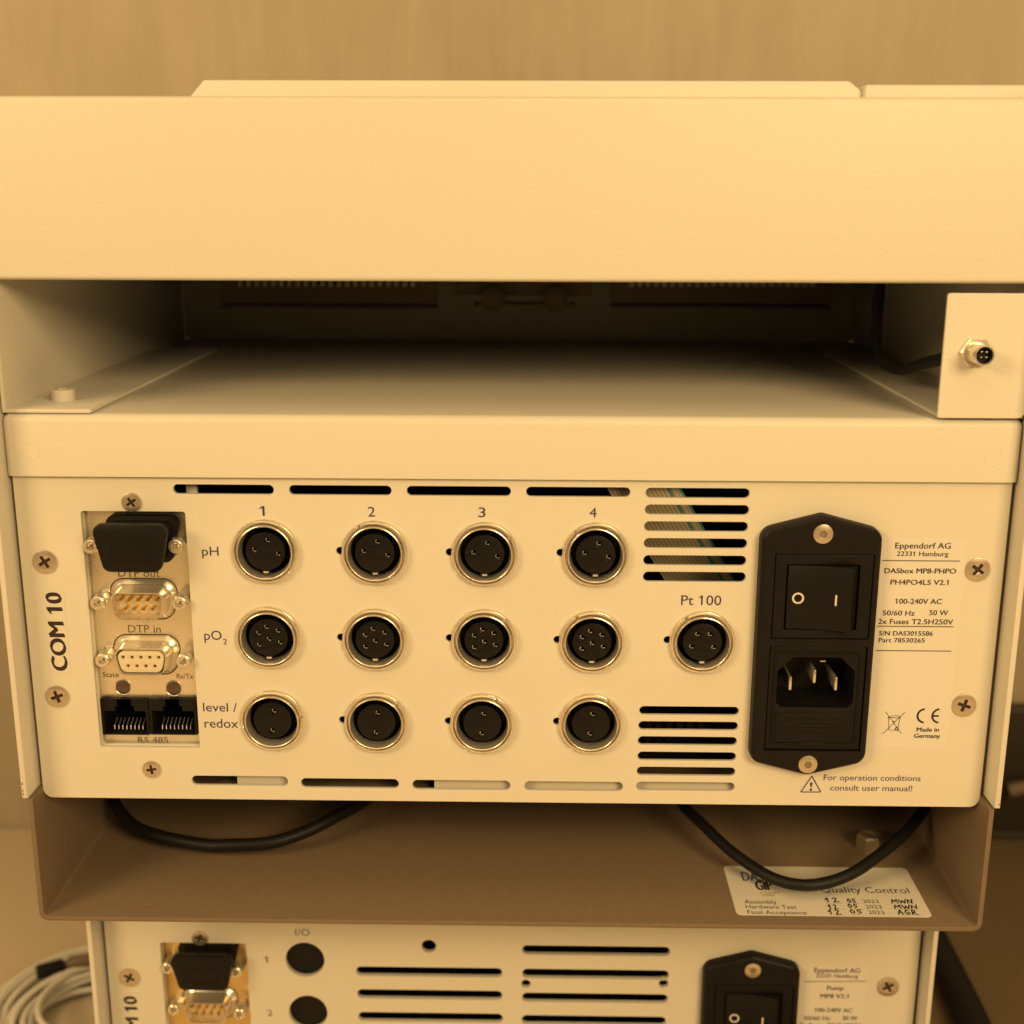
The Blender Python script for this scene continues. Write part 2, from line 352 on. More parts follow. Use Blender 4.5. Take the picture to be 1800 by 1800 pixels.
def dsub(w, h, r, slant=0.62):
    a, b = w/2, w/2-slant*h*.36
    return roundpoly([(-b, -h/2), (b, -h/2), (a, h/2), (-a, h/2)], [r, r, r, r], 7)
def jack_post(parent, c, y_front, y_back, r=2.45):
    bm = NB()
    lathe(bm, [(r*1.10, y_back-c[1]), (r*1.10, y_front+2.3-c[1]), (r*1.0, y_front+2.0-c[1])], n=6)
    lathe(bm, [(r*.98, y_front+2.0-c[1]), (r*.96, y_front+.2-c[1]), (r*.84, y_front-c[1]), (r*.58, y_front-c[1]), (r*.48, y_front+.35-c[1]), (r*.42, y_front+2.5-c[1]), (0.01, y_front+2.8-c[1])], n=28)
    return obj('jack_post', fix(bm), NICKEL, parent, c, angle=28)
def serial_port(parent, c, male, y_plate, scale=1.0):
    """c: centre of the shell's front rim"""
    x, yf, z = c; bm = NB(); loc = (x, yf, z)
    d = y_plate-yf
    k = scale
    loft(bm, [at_y(dsub(22.6*k, 12.8*k, 4.2), d-.02), at_y(dsub(21.8*k, 12.2*k, 4.0), d-.6), at_y(dsub(19.6*k, 10.6*k, 3.3), d-1.0), at_y(dsub(18.0*k, 9.3*k, 2.9), d-1.8), at_y(dsub(17.4*k, 8.9*k, 2.7), 0.35), at_y(dsub(17.1*k, 8.6*k, 2.6), 0.0), at_y(dsub(16.6*k, 8.1*k, 2.4), 0.05),
              at_y(dsub(16.4*k, 7.9*k, 2.3), 0.4), at_y(dsub(16.4*k, 7.9*k, 2.3), 6.0)])
    fix(bm); loft(bm, [at_y(dsub(23.4*k, 13.5*k, 4.5), d-.03), at_y(dsub(22.5*k, 12.7*k, 4.2), d-.03)], mi=1)  # flat near-black ring painted as the shaded gap round the shell
    o = obj('serial_port', bm, [NICKEL, RECESS_SHADE], parent, loc, angle=40)
    pins = [((i-2)*2.76*k, 1.42*k) for i in range(5)]+[((i-1.5)*2.76*k, -1.42*k) for i in range(4)]
    if male:
        b = NB(); loft(b, [at_y(dsub(16.35*k, 7.85*k, 2.3), 5.2), at_y(dsub(0.2, 0.1, .01), 5.2)], cap1=True); obj('port_insert', fix(b), CREAM, o, loc)  # insert coloured cream in place of gold reflections
        b = NB()
        for px, pz in pins: lathe(b, [(0.5, 5.2), (0.5, 1.2), (0.36, 0.8), (0.01, 0.7)], (px, 0, pz), n=14)
        obj('contact_pin', fix(b), GOLD, o, loc)
    else:
        b = plate(dsub(15.3*k, 6.9*k, 2.1), [circ(px, pz, .56, 14) for px, pz in pins], 0.15, 4.5, 0.2)
        obj('port_insert', fix(b), CREAM, o, loc)
        b = NB()
        for px, pz in pins: lathe(b, [(0.54, 0.9), (0.42, 0.9), (0.40, 3.0), (0.01, 3.0)], (px, 0, pz), n=12)
        obj('contact_pin', fix(b), BRASS, o, loc)
    return o
def dust_cap(parent, cf, ck, wf, hf, wk, hk, yk):
    """cf: centre of the front plate, ck: centre of the rear flange"""
    bm = NB()
    def T(c, w, h, r, y, sl=0.60): return [(c[0]+a, y, c[2]+b) for a, b in dsub(w, h, r, sl)]
    y0 = cf[1]
    loft(bm, [T(cf, wf-1.0, hf-1.0, 2.2, y0), T(cf, wf-.3, hf-.3, 2.5, y0+.15), T(cf, wf, hf, 2.6, y0+.5), T(cf, wf, hf, 2.6, y0+2.2), T(cf, wf-.4, hf-.4, 2.5, y0+2.6), T(cf, wf-4.2, hf-3.4, 2.0, y0+3.4), T(ck, wk-4.2, hk-2.6, 2.0, yk-.3), T(ck, wk-.2, hk-.2, 2.6, yk-.1), T(ck, wk, hk, 2.6, yk+.2), T(ck, wk, hk, 2.6, yk+2.4)], cap0=True, cap1=True)
    x, z = cf[0], cf[2]                                      # moulded rectangle on the face
    for (a, b, c, d) in ((-wf*.25, wf*.25, hf*.14, hf*.14+.16), (-wf*.25, wf*.25, -hf*.26, -hf*.26+.16), (-wf*.25, -wf*.25+.16, -hf*.26, hf*.14), (wf*.25-.16, wf*.25, -hf*.26, hf*.14)):
        box(bm, x+a, x+b, y0-.09, y0+.05, z+c, z+d)
    o = obj('dust_cap', fix(bm), BLACK, parent, (0, 0, 0), angle=40)
    b = NB(); box(b, ck[0]-wk*.20, ck[0]+wk*.16, yk-.9, yk+.1, ck[2]+hk*.5-2.2, ck[2]+hk*.5-1.75, .1, 1); obj('grip_slot', b, NICKEL, o)
    return o
def network_jack(parent, x0, x1, z0, z1, y):
    w = x1-x0; cx = (x0+x1)/2
    zt = z1-.28; zb = z0+.5; zm = z1-(z1-z0)*.34; zs = z1-(z1-z0)*.20
    hole = [(x0+.9, zb), (x1-.9, zb), (x1-.9, zm), (cx+w*.20, zm), (cx+w*.20, zs), (cx+w*.135, zs), (cx+w*.135, zt), (cx-w*.135, zt), (cx-w*.135, zs), (cx-w*.20, zs), (cx-w*.20, zm), (x0+.9, zm)]
    bm = plate(rrect(x0, x1, z0, z1, .35, 3), [hole], y, 9, 0.15)
    box(bm, x0+.3, x1-.3, y+17, y+18, z0+.2, z1-.2, mi=1)
    loft(bm, [at_y(rrect(x0+.3, x1-.3, z0+.2, z1-.2, .2, 2), y+8.9), at_y(rrect(x0+.3, x1-.3, z0+.2, z1-.2, .2, 2), y+17.2)], mi=1)
    o = obj('network_jack', bm, [BLACK, INTERIOR_SHADE], parent, angle=30)
    b = NB()
    for k in range(8):
        xx = cx-w*.30+k*w*.60/7
        tube(b, [(xx, y+2.6, zb+.3), (xx, y+3.0, zb+1.5), (xx, y+6.0, zb+2.9)], .14, 6)
    obj('contact_pin', fix(b), NICKEL, o)
    return o

def power_inlet(parent, top, bottom, width, y=0.0, on_face=-4.2):
    """mains entry module: top/bottom apex points on the panel"""
    cx = (top.x+bottom.x)/2; cz = (top.z+bottom.z)/2; H = top.z-bottom.z; hw = width/2; loc = (cx, y, cz)
    def px(fx, fz): return (fx*hw, cz*0+fz*H/2)
    out = roundpoly([(0, -H/2), (hw, -H/2+4.6), (hw, H/2-4.8), (0, H/2), (-hw, H/2-4.8), (-hw, -H/2+4.6)], [3.0, 4.2, 4.2, 3.0, 4.2, 4.2], 7)
    F = on_face
    sw = (-hw+4.3, hw-2.1, H/2-38.6, H/2-11.8); ie = (-hw+4.2, hw-2.1, -H/2+8.6, H/2-41.0)
    ins = inset(out, 1.1)
    bm = plate(ins, [rrect(sw[0], sw[1], sw[2], sw[3], .3, 2), rrect(ie[0], ie[1], ie[2], ie[3], .3, 2)], F, 1.6, 0.0)
    loft(bm, [at_y(out, 0.02), at_y(out, F+1.5), at_y(inset(out, .35), F+.6), at_y(ins, F+.02)])
    o = obj('power_inlet', fix(bm), BLACK, parent, loc, angle=25)
    # switch
    g = .32; b = NB()
    rk = (sw[0]+3.7, sw[1]-4.1, sw[2]+2.9, sw[3]-3.3)
    join_bm(b, plate(rrect(sw[0]+g, sw[1]-g, sw[2]+g, sw[3]-g, .4, 3), [rrect(rk[0], rk[1], rk[2], rk[3], .3, 2)], F+.05, 3, .12))
    box(b, sw[0]-.5, sw[1]+.5, F+6.5, F+7, sw[2]-.5, sw[3]+.5)
    obj('switch_frame', b, BLACK, o, loc, angle=25)
    b = NB(); r0, r1, q0, q1 = rk[0]+.45, rk[1]-.45, rk[2]+.35, rk[3]-.35; xm = r0+(r1-r0)*.45
    prof = [(r0, F+6), (r0, F+.3), (r0+.3, F+.0), (xm, F-.35), (r1-2.6, F-3.0), (r1-2.1, F-2.8), (r1, F+.4), (r1, F+6)]
    loft(b, [[(x, yy, q0) for x, yy in prof], [(x, yy, q1) for x, yy in prof]], True, True); fix(b)
    es = [e for e in b.edges if len(e.link_faces) == 2 and e.calc_face_angle() > .8]
    bmesh.ops.bevel(b, geom=es, offset=.22, segments=2, affect='EDGES', profile=.5)
    obj('rocker', fix(b), BLACK, o, loc, angle=30)
    b = NB()
    def rock_y(x): return (F+0.0-.35*(x-r0-.3)/(xm-r0-.3)) if x < xm else (F-.35-2.65*(x-xm)/(r1-2.6-xm))
    zc = (q0+q1)/2-.2; xo = r0+3.3; n = 32
    for k in range(n):
        s, t = 2*pi*k/n, 2*pi*(k+1)/n
        quad(b, [(xo+a*cos(c), rock_y(xo+a*cos(c))-.05, zc+a*sin(c)) for a, c in ((1.22, s), (1.78, s), (1.78, t), (1.22, t))])
    xl = r1-6.6
    quad(b, [(xl-.26, rock_y(xl-.26)-.06, zc-1.75), (xl+.26, rock_y(xl+.26)-.06, zc-1.75), (xl+.26, rock_y(xl+.26)-.06, zc+1.55), (xl-.26, rock_y(xl-.26)-.06, zc+1.55)])
    obj('switch_marking', fix(b), INKWHITE, o, loc, flat=True)
    # appliance socket
    ix0, ix1 = ie[0]+g, ie[1]-g; iz0, iz1 = ie[2]+g, ie[3]-g
    sx0, sx1 = ix0+2.6, ix1-2.9; sz1 = iz1-3.4; sz0 = sz1-16.4
    soc = roundpoly([(sx0, sz0), (sx1, sz0), (sx1, sz1-4.4), (sx1-4.6, sz1), (sx0+4.6, sz1), (sx0, sz1-4.4)], [2.6, 2.6, 1.2, 1.2, 1.2, 1.2], 5)
    b = plate(rrect(ix0, ix1, iz0, iz1, .6, 3), [soc], F+.55, 2.0, .15)
    loft(b, [at_y(soc, F+2.5), at_y(soc, F+17)], cap1=True)
    rim = rrect(ix0+1.2, ix1-1.3, iz0+1.5, iz1-1.6, 1.4, 4)
    loft(b, [at_y(rim, F+.56), at_y(inset(rim, .25), F+.15), at_y(inset(rim, .6), F+.15), at_y(inset(rim, .85), F+.56)])
    obj('appliance_socket', fix(b), BLACK, o, loc, angle=25)
    sc = (sx0+sx1)/2
    for bx, bz, bh in ((sc-7.0, sz0+6.6, 2.1), (sc+.3, sz0+9.0, 2.1), (sc+7.0, sz0+6.6, 2.1)):
        b = NB(); box(b, bx-.42, bx+.42, F+3.6, F+17, bz-bh, bz+bh, .2, 2); obj('blade', b, NICKEL, o, loc)
    b = NB(); box(b, sc+2.2, sc+3.8, F+5.5, F+6.5, sz1-3.2, sz1-2.9); obj('socket_bar', b, NICKEL, o, loc)  # small nickel bar near the top of the cavity
    b = NB()                                                  # fuse drawer with raised ribs
    fz1 = sz0-1.6; fz0 = iz0+1.9
    box(b, sx0+.2, sx1-.2, F+.22, F+.8, fz0+.6, fz1, .15, 2)
    for za, xa, xb in ((fz1-2.0, .12, .88), (fz1-3.7, .3, .72), (fz1-5.0, .16, .84), (fz1-6.6, .3, .7)):
        box(b, sx0+(sx1-sx0)*xa, sx0+(sx1-sx0)*xb, F+.08, F+.4, za, za+.22)
    box(b, sc-3.6, sc+3.6, F+.0, F+.6, fz0-.6, fz0+.9, .15, 2)
    obj('fuse_drawer', fix(b), BLACK, o, loc, angle=25)
    for zz in (H/2-5.6, -H/2+4.2):
        b = screw_bm(2.95, 'hex', .2, .45); obj('screw', b, [STEEL, DULL], o, (cx, y+F, cz+zz))
    return o

# ------------------------------------------------------------------ the setting
WALL_Y, BENCH_Z = 292, -170
bm = NB(); box(bm, -1500, 1500, WALL_Y, WALL_Y+18, BENCH_Z-30, 1300); tag(obj('wood_wall', bm, WOOD, flat=True), kind='structure')
bm = NB(); box(bm, -1500, 1500, -1100, WALL_Y-.5, BENCH_Z-30, BENCH_Z, 1.5, 2); tag(obj('worktop', bm, WORKTOP), kind='structure')

# ------------------------------------------------------------------ middle module: the box with the socket panel
HP, HW, ZL = 105.6, 148.7, 124.4          # panel height, half width, top of lid
DEP = 205
mod = thing('control_module', 'beige metal module with fourteen-odd round sockets and a mains inlet, middle of the stack', 'instrument', (0, DEP/2, 0))
mod['label'] = 'beige metal module with rows of round sockets numbered 1 to 4, middle of the stack'

def slot(u0, u1, v, hpx, y=0.0):
    a = at(u0, v, y); b = at(u1, v, y); t = at((u0+u1)/2, v-hpx/2, y); c = at((u0+u1)/2, v+hpx/2, y)
    return rrect(a.x, b.x, c.z, t.z, (t.z-c.z)/2-.02, 7)
slots = [slot(u0, u1, v, h) for u0, u1, v, h in (
    (304, 481, 860.5, 17), (508, 688, 862, 17), (715, 898, 863.5, 17), (925, 1108, 865, 17),
    (1135, 1318, 867, 17.5), (1134, 1317, 896.5, 17.5), (1132.5, 1315, 926, 17.5), (1132, 1313.5, 955.5, 17.5), (1131, 1312, 985.5, 17.5), (1130.5, 1311, 1014.5, 17.5),
    (1124, 1299, 1250, 15.5), (1122.5, 1297.5, 1276.5, 15.5), (1121.5, 1295.5, 1303, 15.5), (1121, 1294, 1330, 15.5), (1119.5, 1292.5, 1356.5, 15.5), (1118.5, 1291.5, 1383, 15.5),
    (337, 506, 1373, 17), (529, 701, 1377.5, 17), (725, 897, 1380.5, 17), (922, 1095, 1382.5, 16.5))]
SOCKETS = {  # row: list of (u, v, notch, holes, key)
 'ph': [(467, 968.3, 2.46), (659.2, 970.8, 2.09), (852, 973.2, .58), (1047, 974, 2.30)],
 'po': [(472.7, 1119.5, .49), (659.5, 1123, .38), (850.9, 1124, .77), (1040.5, 1127, 2.11)],
 'lv': [(479.9, 1264.5, 3.32), (662, 1268, .79), (848, 1270, 1.1), (1038.5, 1270.5, 1.0)],
 'pt': [(1234.3, 1127.5, 2.16)]}
HOLES = {'ph': [(.8, 3.4), (-3.4, .4), (3.8, -.8)],
         'po': [(-.6, 3.3), (2.9, 2.1), (-3.1, 1.3), (0, -.6), (3.4, -1.7), (-3.1, -2.5)],
         'lv': [(.4, 3.0), (-.3, -3.6)],
         'pt': [(-1.6, 2.4), (2.2, 2.4), (-3.3, -1.6), (3.5, -1.8)]}
holes = []
for row in SOCKETS.values():
    for i, (u, v, n) in enumerate(row):
        p = at(u, v); holes.append(circ(p.x, p.z, 9.0, 40))
        if not (row[0][0] in (467, 472.7, 479.9) and i == 0): holes.append(circ(p.x-10.55, p.z+.3, 1.25, 16))
a = at(141, 898.5); b = at(325, 898.5); c = at(177, 1313.5); d = at(351, 1313.5)
OX0, OX1, OZ0, OZ1 = (a.x+c.x)/2, (b.x+d.x)/2, c.z, a.z
opening = rrect(OX0, OX1, OZ0, OZ1, .8, 3)
inlet_top, inlet_bot = at(1442.5, 900, 0), at(1417.5, 1362.5, -3.2)
inlet_l, inlet_r = at(1334.5, 945, 0), at(1551.5, 945, -3.0)
inlet_cx = (inlet_l.x+inlet_r.x)/2
inl_hole = rrect(inlet_cx-14, inlet_cx+14, inlet_bot.z+12, inlet_top.z-10, 1, 2)
bm = plate(rrect(-HW, HW, 0, HP+2, [3.2, 3.2, 0, 0]), slots+holes+[opening, inl_hole], 0, 1.6, 0.16)
bm2 = plate(rrect(OX0-1.6, OX1+1.6, OZ0-1.6, OZ1+1.6, .8, 3), [opening], 1.62, 2.8, 0.0); join_bm(bm, bm2)
panel = obj('rear_panel', bm, PAINT_SMOOTH, mod, flat=True)

# case
bm = NB(); box(bm, -150.0, 149.9, -1.7, DEP, HP, ZL, 2.6, 5, lambda m, t: (m.z > ZL-.1 and m.y < 150) or (abs(t.z) > .9 and m.y < 100))
for u, v in ((55, 792), (1745.5, 803)):
    p = at(u, v, -1.7); b = NB(); n = 40
    loft(b, [at_y(circ(p.x, p.z, r, n), yy) for r, yy in ((2.75, -1.69), (2.62, -1.78), (2.48, -1.78), (2.35, -1.69))]); join_bm(bm, b)
obj('case_lid', bm, PAINT, mod)
for sx in (-1, 1):
    bm = NB(); x0, x1 = sorted((sx*149.35 if 0 else sx*150.1, sx*151.9)); box(bm, x0, x1, -8.6, DEP, 4.0, HP-.2+60, .45, 2, lambda m, t: m.y < 0)
    if sx > 0:
        pass
    obj('side_cover', bm, PAINT, mod)
for x, zs in ((-151.3, (5.3, 6.6, 9.1)), (151.4, (5.4,))):
    bm = NB()
    for z in zs: n = 7; bm.faces.new([bm.verts.new((x+(.18+.12*sin(3*k+z))*cos(2*pi*k/n), -8.64, z+(.55+.4*cos(5*z))*sin(2*pi*k/n))) for k in range(n)])
    obj('paint_chip', bm, BROWN, mod, flat=True)
bm = NB(); box(bm, -149.6, 149.6, 1.7, DEP, .2, 1.6)
box(bm, -149.8, -149.0, 1.7, DEP, .2, HP); box(bm, 149.0, 149.8, 1.7, DEP, .2, HP)
obj('case_chassis', bm, GREY, mod)
for u0, u1 in ((413, 519), (762, 1300)):
    bm = NB(); box(bm, at(u0, 1375).x, at(u1, 1375).x, 3.2, 4.4, 1.7, 8.2); obj('inner_flange', bm, PAINT_SMOOTH, mod)
bm = NB(); box(bm, at(318, 862).x, at(338, 862).x, 5, 7, 96, 103.2, .5, 2); obj('inner_tab', bm, PAINT_SMOOTH, mod)
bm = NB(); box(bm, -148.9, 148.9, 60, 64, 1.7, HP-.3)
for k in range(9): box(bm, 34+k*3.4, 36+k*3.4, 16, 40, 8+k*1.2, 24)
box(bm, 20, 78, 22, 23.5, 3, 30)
obj('inner_chassis', bm, INTERIOR_SHADE, mod, flat=True)
# ribbon cable seen through the upper vents
bm = NB(); uvl = bm.loops.layers.uv.new('UVMap')
A0, A1 = at(1062, 850, 4.5), at(1192, 850, 4.5); B0, B1 = at(1178, 1035, 32), at(1300, 1035, 32); N = 10
for i in range(N):
    s, t = i/N, (i+1)/N
    q = [A0.lerp(B0, s), A1.lerp(B1, s), A1.lerp(B1, t), A0.lerp(B0, t)]
    f = bm.faces.new([bm.verts.new(p) for p in q])
    for l, w in zip(f.loops, ((0, s), (1, s), (1, t), (0, t))): l[uvl].uv = w
ret = bmesh.ops.extrude_face_region(bm, geom=bm.faces[:]); bmesh.ops.translate(bm, vec=(0, .9, 0), verts=[g for g in ret['geom'] if isinstance(g, bmesh.types.BMVert)])
obj('ribbon_cable', bm, RIBBON, mod, flat=True)

# screws on the panel
for u, v, d, ang in ((79.5, 987, 43, .55), (101.3, 1223.5, 42, .35), (1718, 1000.5, 43, .95), (1694, 1239, 43, 1.25), (231.5, 882.5, 34, .6), (267, 1351.5, 33, .15)):
    screw(mod, u, v, d, 0, 'cross', ang)
# sockets
for kname, row in SOCKETS.items():
    for u, v, n in row: round_socket(mod, u, v, HOLES[kname], n, kname in ('ph', 'po', 'pt'))
# interface plate and its connectors
YP = 4.4
yj = 2.6; jacks = []
for ua, ub in ((178, 261.5), (262.5, 346)):
    jacks.append((at(ua, 1260, yj).x, at(ub, 1260, yj).x, at((ua+ub)/2, 1292, yj).z, at((ua+ub)/2, 1228.5, yj).z))
bm = plate(rrect(OX0-1.5, OX1+1.5, OZ0-1.5, OZ1+1.5, .3, 2), [rrect(j[0]+.2, j[1]-.2, j[2]+.2, j[3]-.2, .2, 2) for j in jacks], YP, 1.0); plate_o = obj('interface_plate', bm, PLATE, mod, flat=True)
for args in (('AUX', 219, 257, 912, 13), ('DTP out', 208, 281, 1014, 13), ('DTP in', 225.5, 283, 1112, 13), ('State', 181, 209, 1190, 8.5), ('Rx/Tx', 311, 340, 1193, 8.5), ('RS 485', 243, 296, 1305, 9.5)):
    bm = NB(); ptext(bm, *args, YP); obj('printed_caption', bm, INKFADE, plate_o, flat=True)
def mm(c, y): p = at(c[0], c[1], y); return (p.x, y, p.z)
cf = mm((229, 965), -9.5); w1 = at(298, 950, -9.5).x-at(160.5, 950, -9.5).x; h1 = at(229, 922.5, -9.5).z-at(229, 1006.5, -9.5).z
ck = mm((251, 948), .5); wk = at(319, 940, .5).x-at(184, 940, .5).x; hk = at(250, 907, .5).z-at(250, 989, .5).z
dust_cap(mod, cf, ck, w1, h1, wk, hk, 0.5)
for u, v in ((158, 961.5), (307.5, 961)): jack_post(mod, mm((u, v), -2.6), -2.6, YP, 2.25)
serial_port(mod, mm((241, 1066), -3.0), True, YP)
for u, v in ((170.5, 1061), (314.5, 1061.5)): jack_post(mod, mm((u, v), -2.6), -2.6, YP, 2.25)
serial_port(mod, mm((247.5, 1164), -2.4), False, YP)
for u, v in ((179, 1162), (321, 1163.5)): jack_post(mod, mm((u, v), -2.6), -2.6, YP, 2.25)
for u, v in ((216.5, 1208), (305.5, 1210)):
    p = at(u, v, YP); bm = NB(); lathe(bm, [(2.75, -.02), (2.75, -.25), (2.45, -.32), (2.3, -.2)], n=32, mi=1); lathe(bm, [(2.3, .1), (2.2, -.25), (1.6, -.5), (.01, -.75)], n=32)
    obj('indicator_lamp', fix(bm), [LENS, PLATE], mod, (p.x, YP, p.z))
for j in jacks: network_jack(mod, *j, yj)
# mains inlet
power_inlet(mod, Vector((inlet_cx, 0, inlet_top.z)), Vector((inlet_cx, 0, inlet_bot.z)), inlet_r.x-inlet_l.x)

# printing on the panel
def caption(parent, s, u0, u1, v, cap, y=0.0, m=INKBLUE):
    bm = NB(); ptext(bm, s, u0, u1, v, cap, y); return obj('printed_caption', bm, m, parent, flat=True)
for args in (('1', 457, 465.5, 906.5, 17), ('2', 647, 659.5, 908, 17), ('3', 841, 853.5, 909, 17), ('4', 1036, 1048.5, 909.5, 17), ('pH', 355.5, 384.5, 976.5, 15.5), ('Pt 100', 1197, 1267.5, 1063.5, 17)): caption(panel, *args)
bm = NB(); ptext(bm, 'pO', 359.5, 390, 1124.5, 16); ptext(bm, '2', 392.5, 399.5, 1132.5, 9.5); obj('printed_caption', bm, INKBLUE, panel, flat=True)
bm = NB(); ptext(bm, 'level /', 357.5, 417, 1250.5, 15); ptext(bm, 'redox', 360, 419, 1279, 15.5); obj('printed_caption', bm, INKBLUE, panel, flat=True)
bm = NB(); ptext(bm, 'For operation conditions', 1447.5, 1617.8, 1372, 9.8); ptext(bm, 'consult user manual!', 1459, 1603, 1390, 9.8)
obj('printed_caption', bm, INKBLUE, panel, flat=True); bm = NB()
t0, t1, t2 = at(1407.5, 1392), at(1442.5, 1392), at(1427, 1364)
for p, q in ((t0, t1), (t1, t2), (t2, t0)): bar2(bm, p.x, p.z, q.x, q.z, .34, -.09)
xm = (t0.x+t1.x)/2; ring2(bm, xm, t0.z+.85, .42, .01, -.09, n=16)
quad(bm, [(xm-.16, -.09, t0.z+1.6), (xm+.16, -.09, t0.z+1.6), (xm+.42, -.09, t0.z+3.3), (xm-.42, -.09, t0.z+3.3)])
obj('warning_triangle', bm, INKBLUE, panel, flat=True)
# stuck-on COM 10 label and rating label
def com_label(parent, ub0, vb0, ub1, vb1, y, cap, bm_extra=None):
    a = at(ub0, vb0, y); b = at(ub1, vb1, y); x = (a.x+b.x)/2; bm = NB()
    bm2 = plate(rrect(x-cap-.9, x+.9, b.z-1.2, a.z+1.2, .4, 3), [], y-.06, .05); o = obj('text_strip', bm2, PAINT_SMOOTH, parent, flat=True)
    text(bm, 'COM 10', (x, y-.11, b.z), (0, 0, 1), (-1, 0, 0), a.z-b.z, cap, .034); obj('printed_lettering', bm, INK, o, flat=True)
com_label(mod, 108, 1042.5, 118.5, 1178, 0, 4.75)
lab = [at(1541, 946), at(1697, 946), at(1671, 1316), at(1513, 1316)]
lx1 = (lab[1].x+lab[2].x)/2
bm = plate(rrect(inlet_r.x-1.2, lx1, lab[2].z, lab[1].z, .8, 4), [], -.06, .05); rating = obj('rating_label', bm, PAPER, mod, flat=True)
bm = NB(); o9 = .13
for s, u0, u1, v, c, bd in (('Eppendorf AG', 1573.3, 1670.7, 964, 10, .012), ('22331 Hamburg', 1576, 1666.4, 977.3, 8, .012), ('DASbox MP8-PHPO', 1554.4, 1680, 1007.7, 8.7, .02), ('PH4PO4LS V2.1', 1565, 1666.7, 1027.7, 8.6, .018),
    ('100-240V AC', 1573.3, 1655, 1061.3, 8.8, .016), ('50/60 Hz', 1551.3, 1607.3, 1081.7, 8.8, .014), ('50 W', 1633.3, 1666, 1081.3, 8.8, .014), ('2x Fuses T2.5H250V', 1543.3, 1674.7, 1097, 8.8, .016),
    ('S/N DAS3015586', 1545, 1639, 1117, 7.8, .016), ('Part 78530265', 1544.4, 1625, 1129, 7.6, .016)):
    ptext(bm, s, u0, u1, v, c, 0, o9, bd)
for u0, u1, v in ((1550.7, 1687, 985.6), (1541.5, 1676, 1101), (1538.7, 1672, 1143.8)):
    a, b = at(u0, v), at(u1, v); bar2(bm, a.x, (a.z+b.z)/2, b.x, (a.z+b.z)/2, .26, -o9)
ptext(bm, 'Made in', 1611, 1650, 1285.7, 7.2, 0, o9, .025); ptext(bm, 'Germany', 1606.5, 1652, 1296.8, 7.2, 0, o9, .025)
c = at(1625.5, 1258); rr = 2.55                               # CE mark
for dx in (0, 4.55):
    ring2(bm, c.x+dx, c.z, rr, rr-.62, -o9, radians(95), radians(265), 24)
bar2(bm, c.x+4.55-rr+.3, c.z, c.x+4.55-.25, c.z, .58, -o9)
w0, w1 = at(1551, 1290), at(1591, 1251); cx, cz = (w0.x+w1.x)/2, (w0.z+w1.z)/2                                   # crossed-out bin
for x0, z0, x1, z1, w in ((w0.x, w0.z, w1.x, w1.z, .17), (w0.x+.4, w1.z, w1.x-.6, w0.z+.2, .17), (cx-1.75, cz+1.7, cx-1.35, cz-2.4, .16), (cx+1.75, cz+1.7, cx+1.3, cz-2.4, .16), (cx-1.35, cz-2.4, cx+1.3, cz-2.4, .14), (cx-2.0, cz+1.75, cx+2.0, cz+1.75, .2), (cx-1.5, cz+2.2, cx+1.2, cz+2.5, .15), (cx-1.9, cz+1.75, cx-1.5, cz+2.2, .14), (cx+2.0, cz+1.75, cx+1.2, cz+2.5, .14), (cx-.5, cz+.5, cx+.5, cz+.5, .25)):
    bar2(bm, x0, z0, x1, z1, w, -o9)
ring2(bm, cx+1.05, cz-2.0, .62, .3, -o9-.005, n=20)
obj('printed_lettering', bm, INK, rating, flat=True)

# ------------------------------------------------------------------ upper housing with the open bay under it
top = thing('upper_housing', 'wide plain beige housing over an open bay, topmost of the stack', 'instrument', (0, DEP/2, ZL))
ZB, ZT = 163.2, 213.4
bm = NB(); box(bm, -150.5, 150.5, -2, DEP+10, ZB, ZT, 1.6, 4, lambda m, t: m.y < 20)
obj('front_cover', bm, PAINT, top)
# raised covers behind the top edge
def cover(ua, ub, uc, ud, vt, vb, y, dep):
    a, b, c, d = at(ua, vb, y), at(ub, vt, y), at(uc, vt, y), at(ud, vb, y); zt = (b.z+c.z)/2; zb = ZT-.5; k = (zt-zb)/max(b.z-a.z, 1e-3)
    xl = b.x-(b.x-a.x)*k; xr = c.x+(d.x-c.x)*k if ud else c.x
    bm = NB(); o = [(xl, zb), (xr, zb), (c.x, zt), (b.x, zt)]
    loft(bm, [at_y(o, y+.0), at_y(o, y+dep)], True, True); fix(bm)
    bmesh.ops.bevel(bm, geom=bm.edges[:], offset=.7, segments=3, affect='EDGES', profile=.5)
    obj('raised_cover', bm, PAINT, top)
cover(335, 357, 1494, 1527, 141, 168, 48, 120)
p = at(1521, 148, 45); bm = NB(); box(bm, p.x, 172, 45, 190, ZT-.5, p.z, 1.2, 3); obj('raised_cover', bm, PAINT, top)
# brackets: left flange and wall, right boxed bracket
def flange(xw, xi, sx):
    bm = NB(); T = 1.3; z0 = ZL+.05
    x0, x1 = sorted((xw, xi)); box(bm, x0, x1, -.9, 150, z0, z0+T, .5, 2, lambda m, t: m.y < 0 or abs(t.y) > .9)
    x0, x1 = sorted((xw, xw+sx*T)); box(bm, x0, x1, -1.0, 195, z0+.1, ZB+.4, .5, 2, lambda m, t: m.y < 0)
    return bm
obj('side_bracket', flange(-149.6, -123.1, 1), PAINT, top)
bm = flange(149.4, 124.6, -1); obj('side_bracket', bm, PAINT, top)
fx0, fx1 = 124.1, 149.5
bm = plate(rrect(fx0, fx1, ZL+.4, 160.6, [.8, 2.6, .8, .8], 5), [], -2.4, 1.3, .22); obj('connector_bracket', bm, PAINT, top, flat=True)
p = at(1714, 619, -2.4)                                        # four-pin round plug
bm = NB(); c = (0, 0, 0)
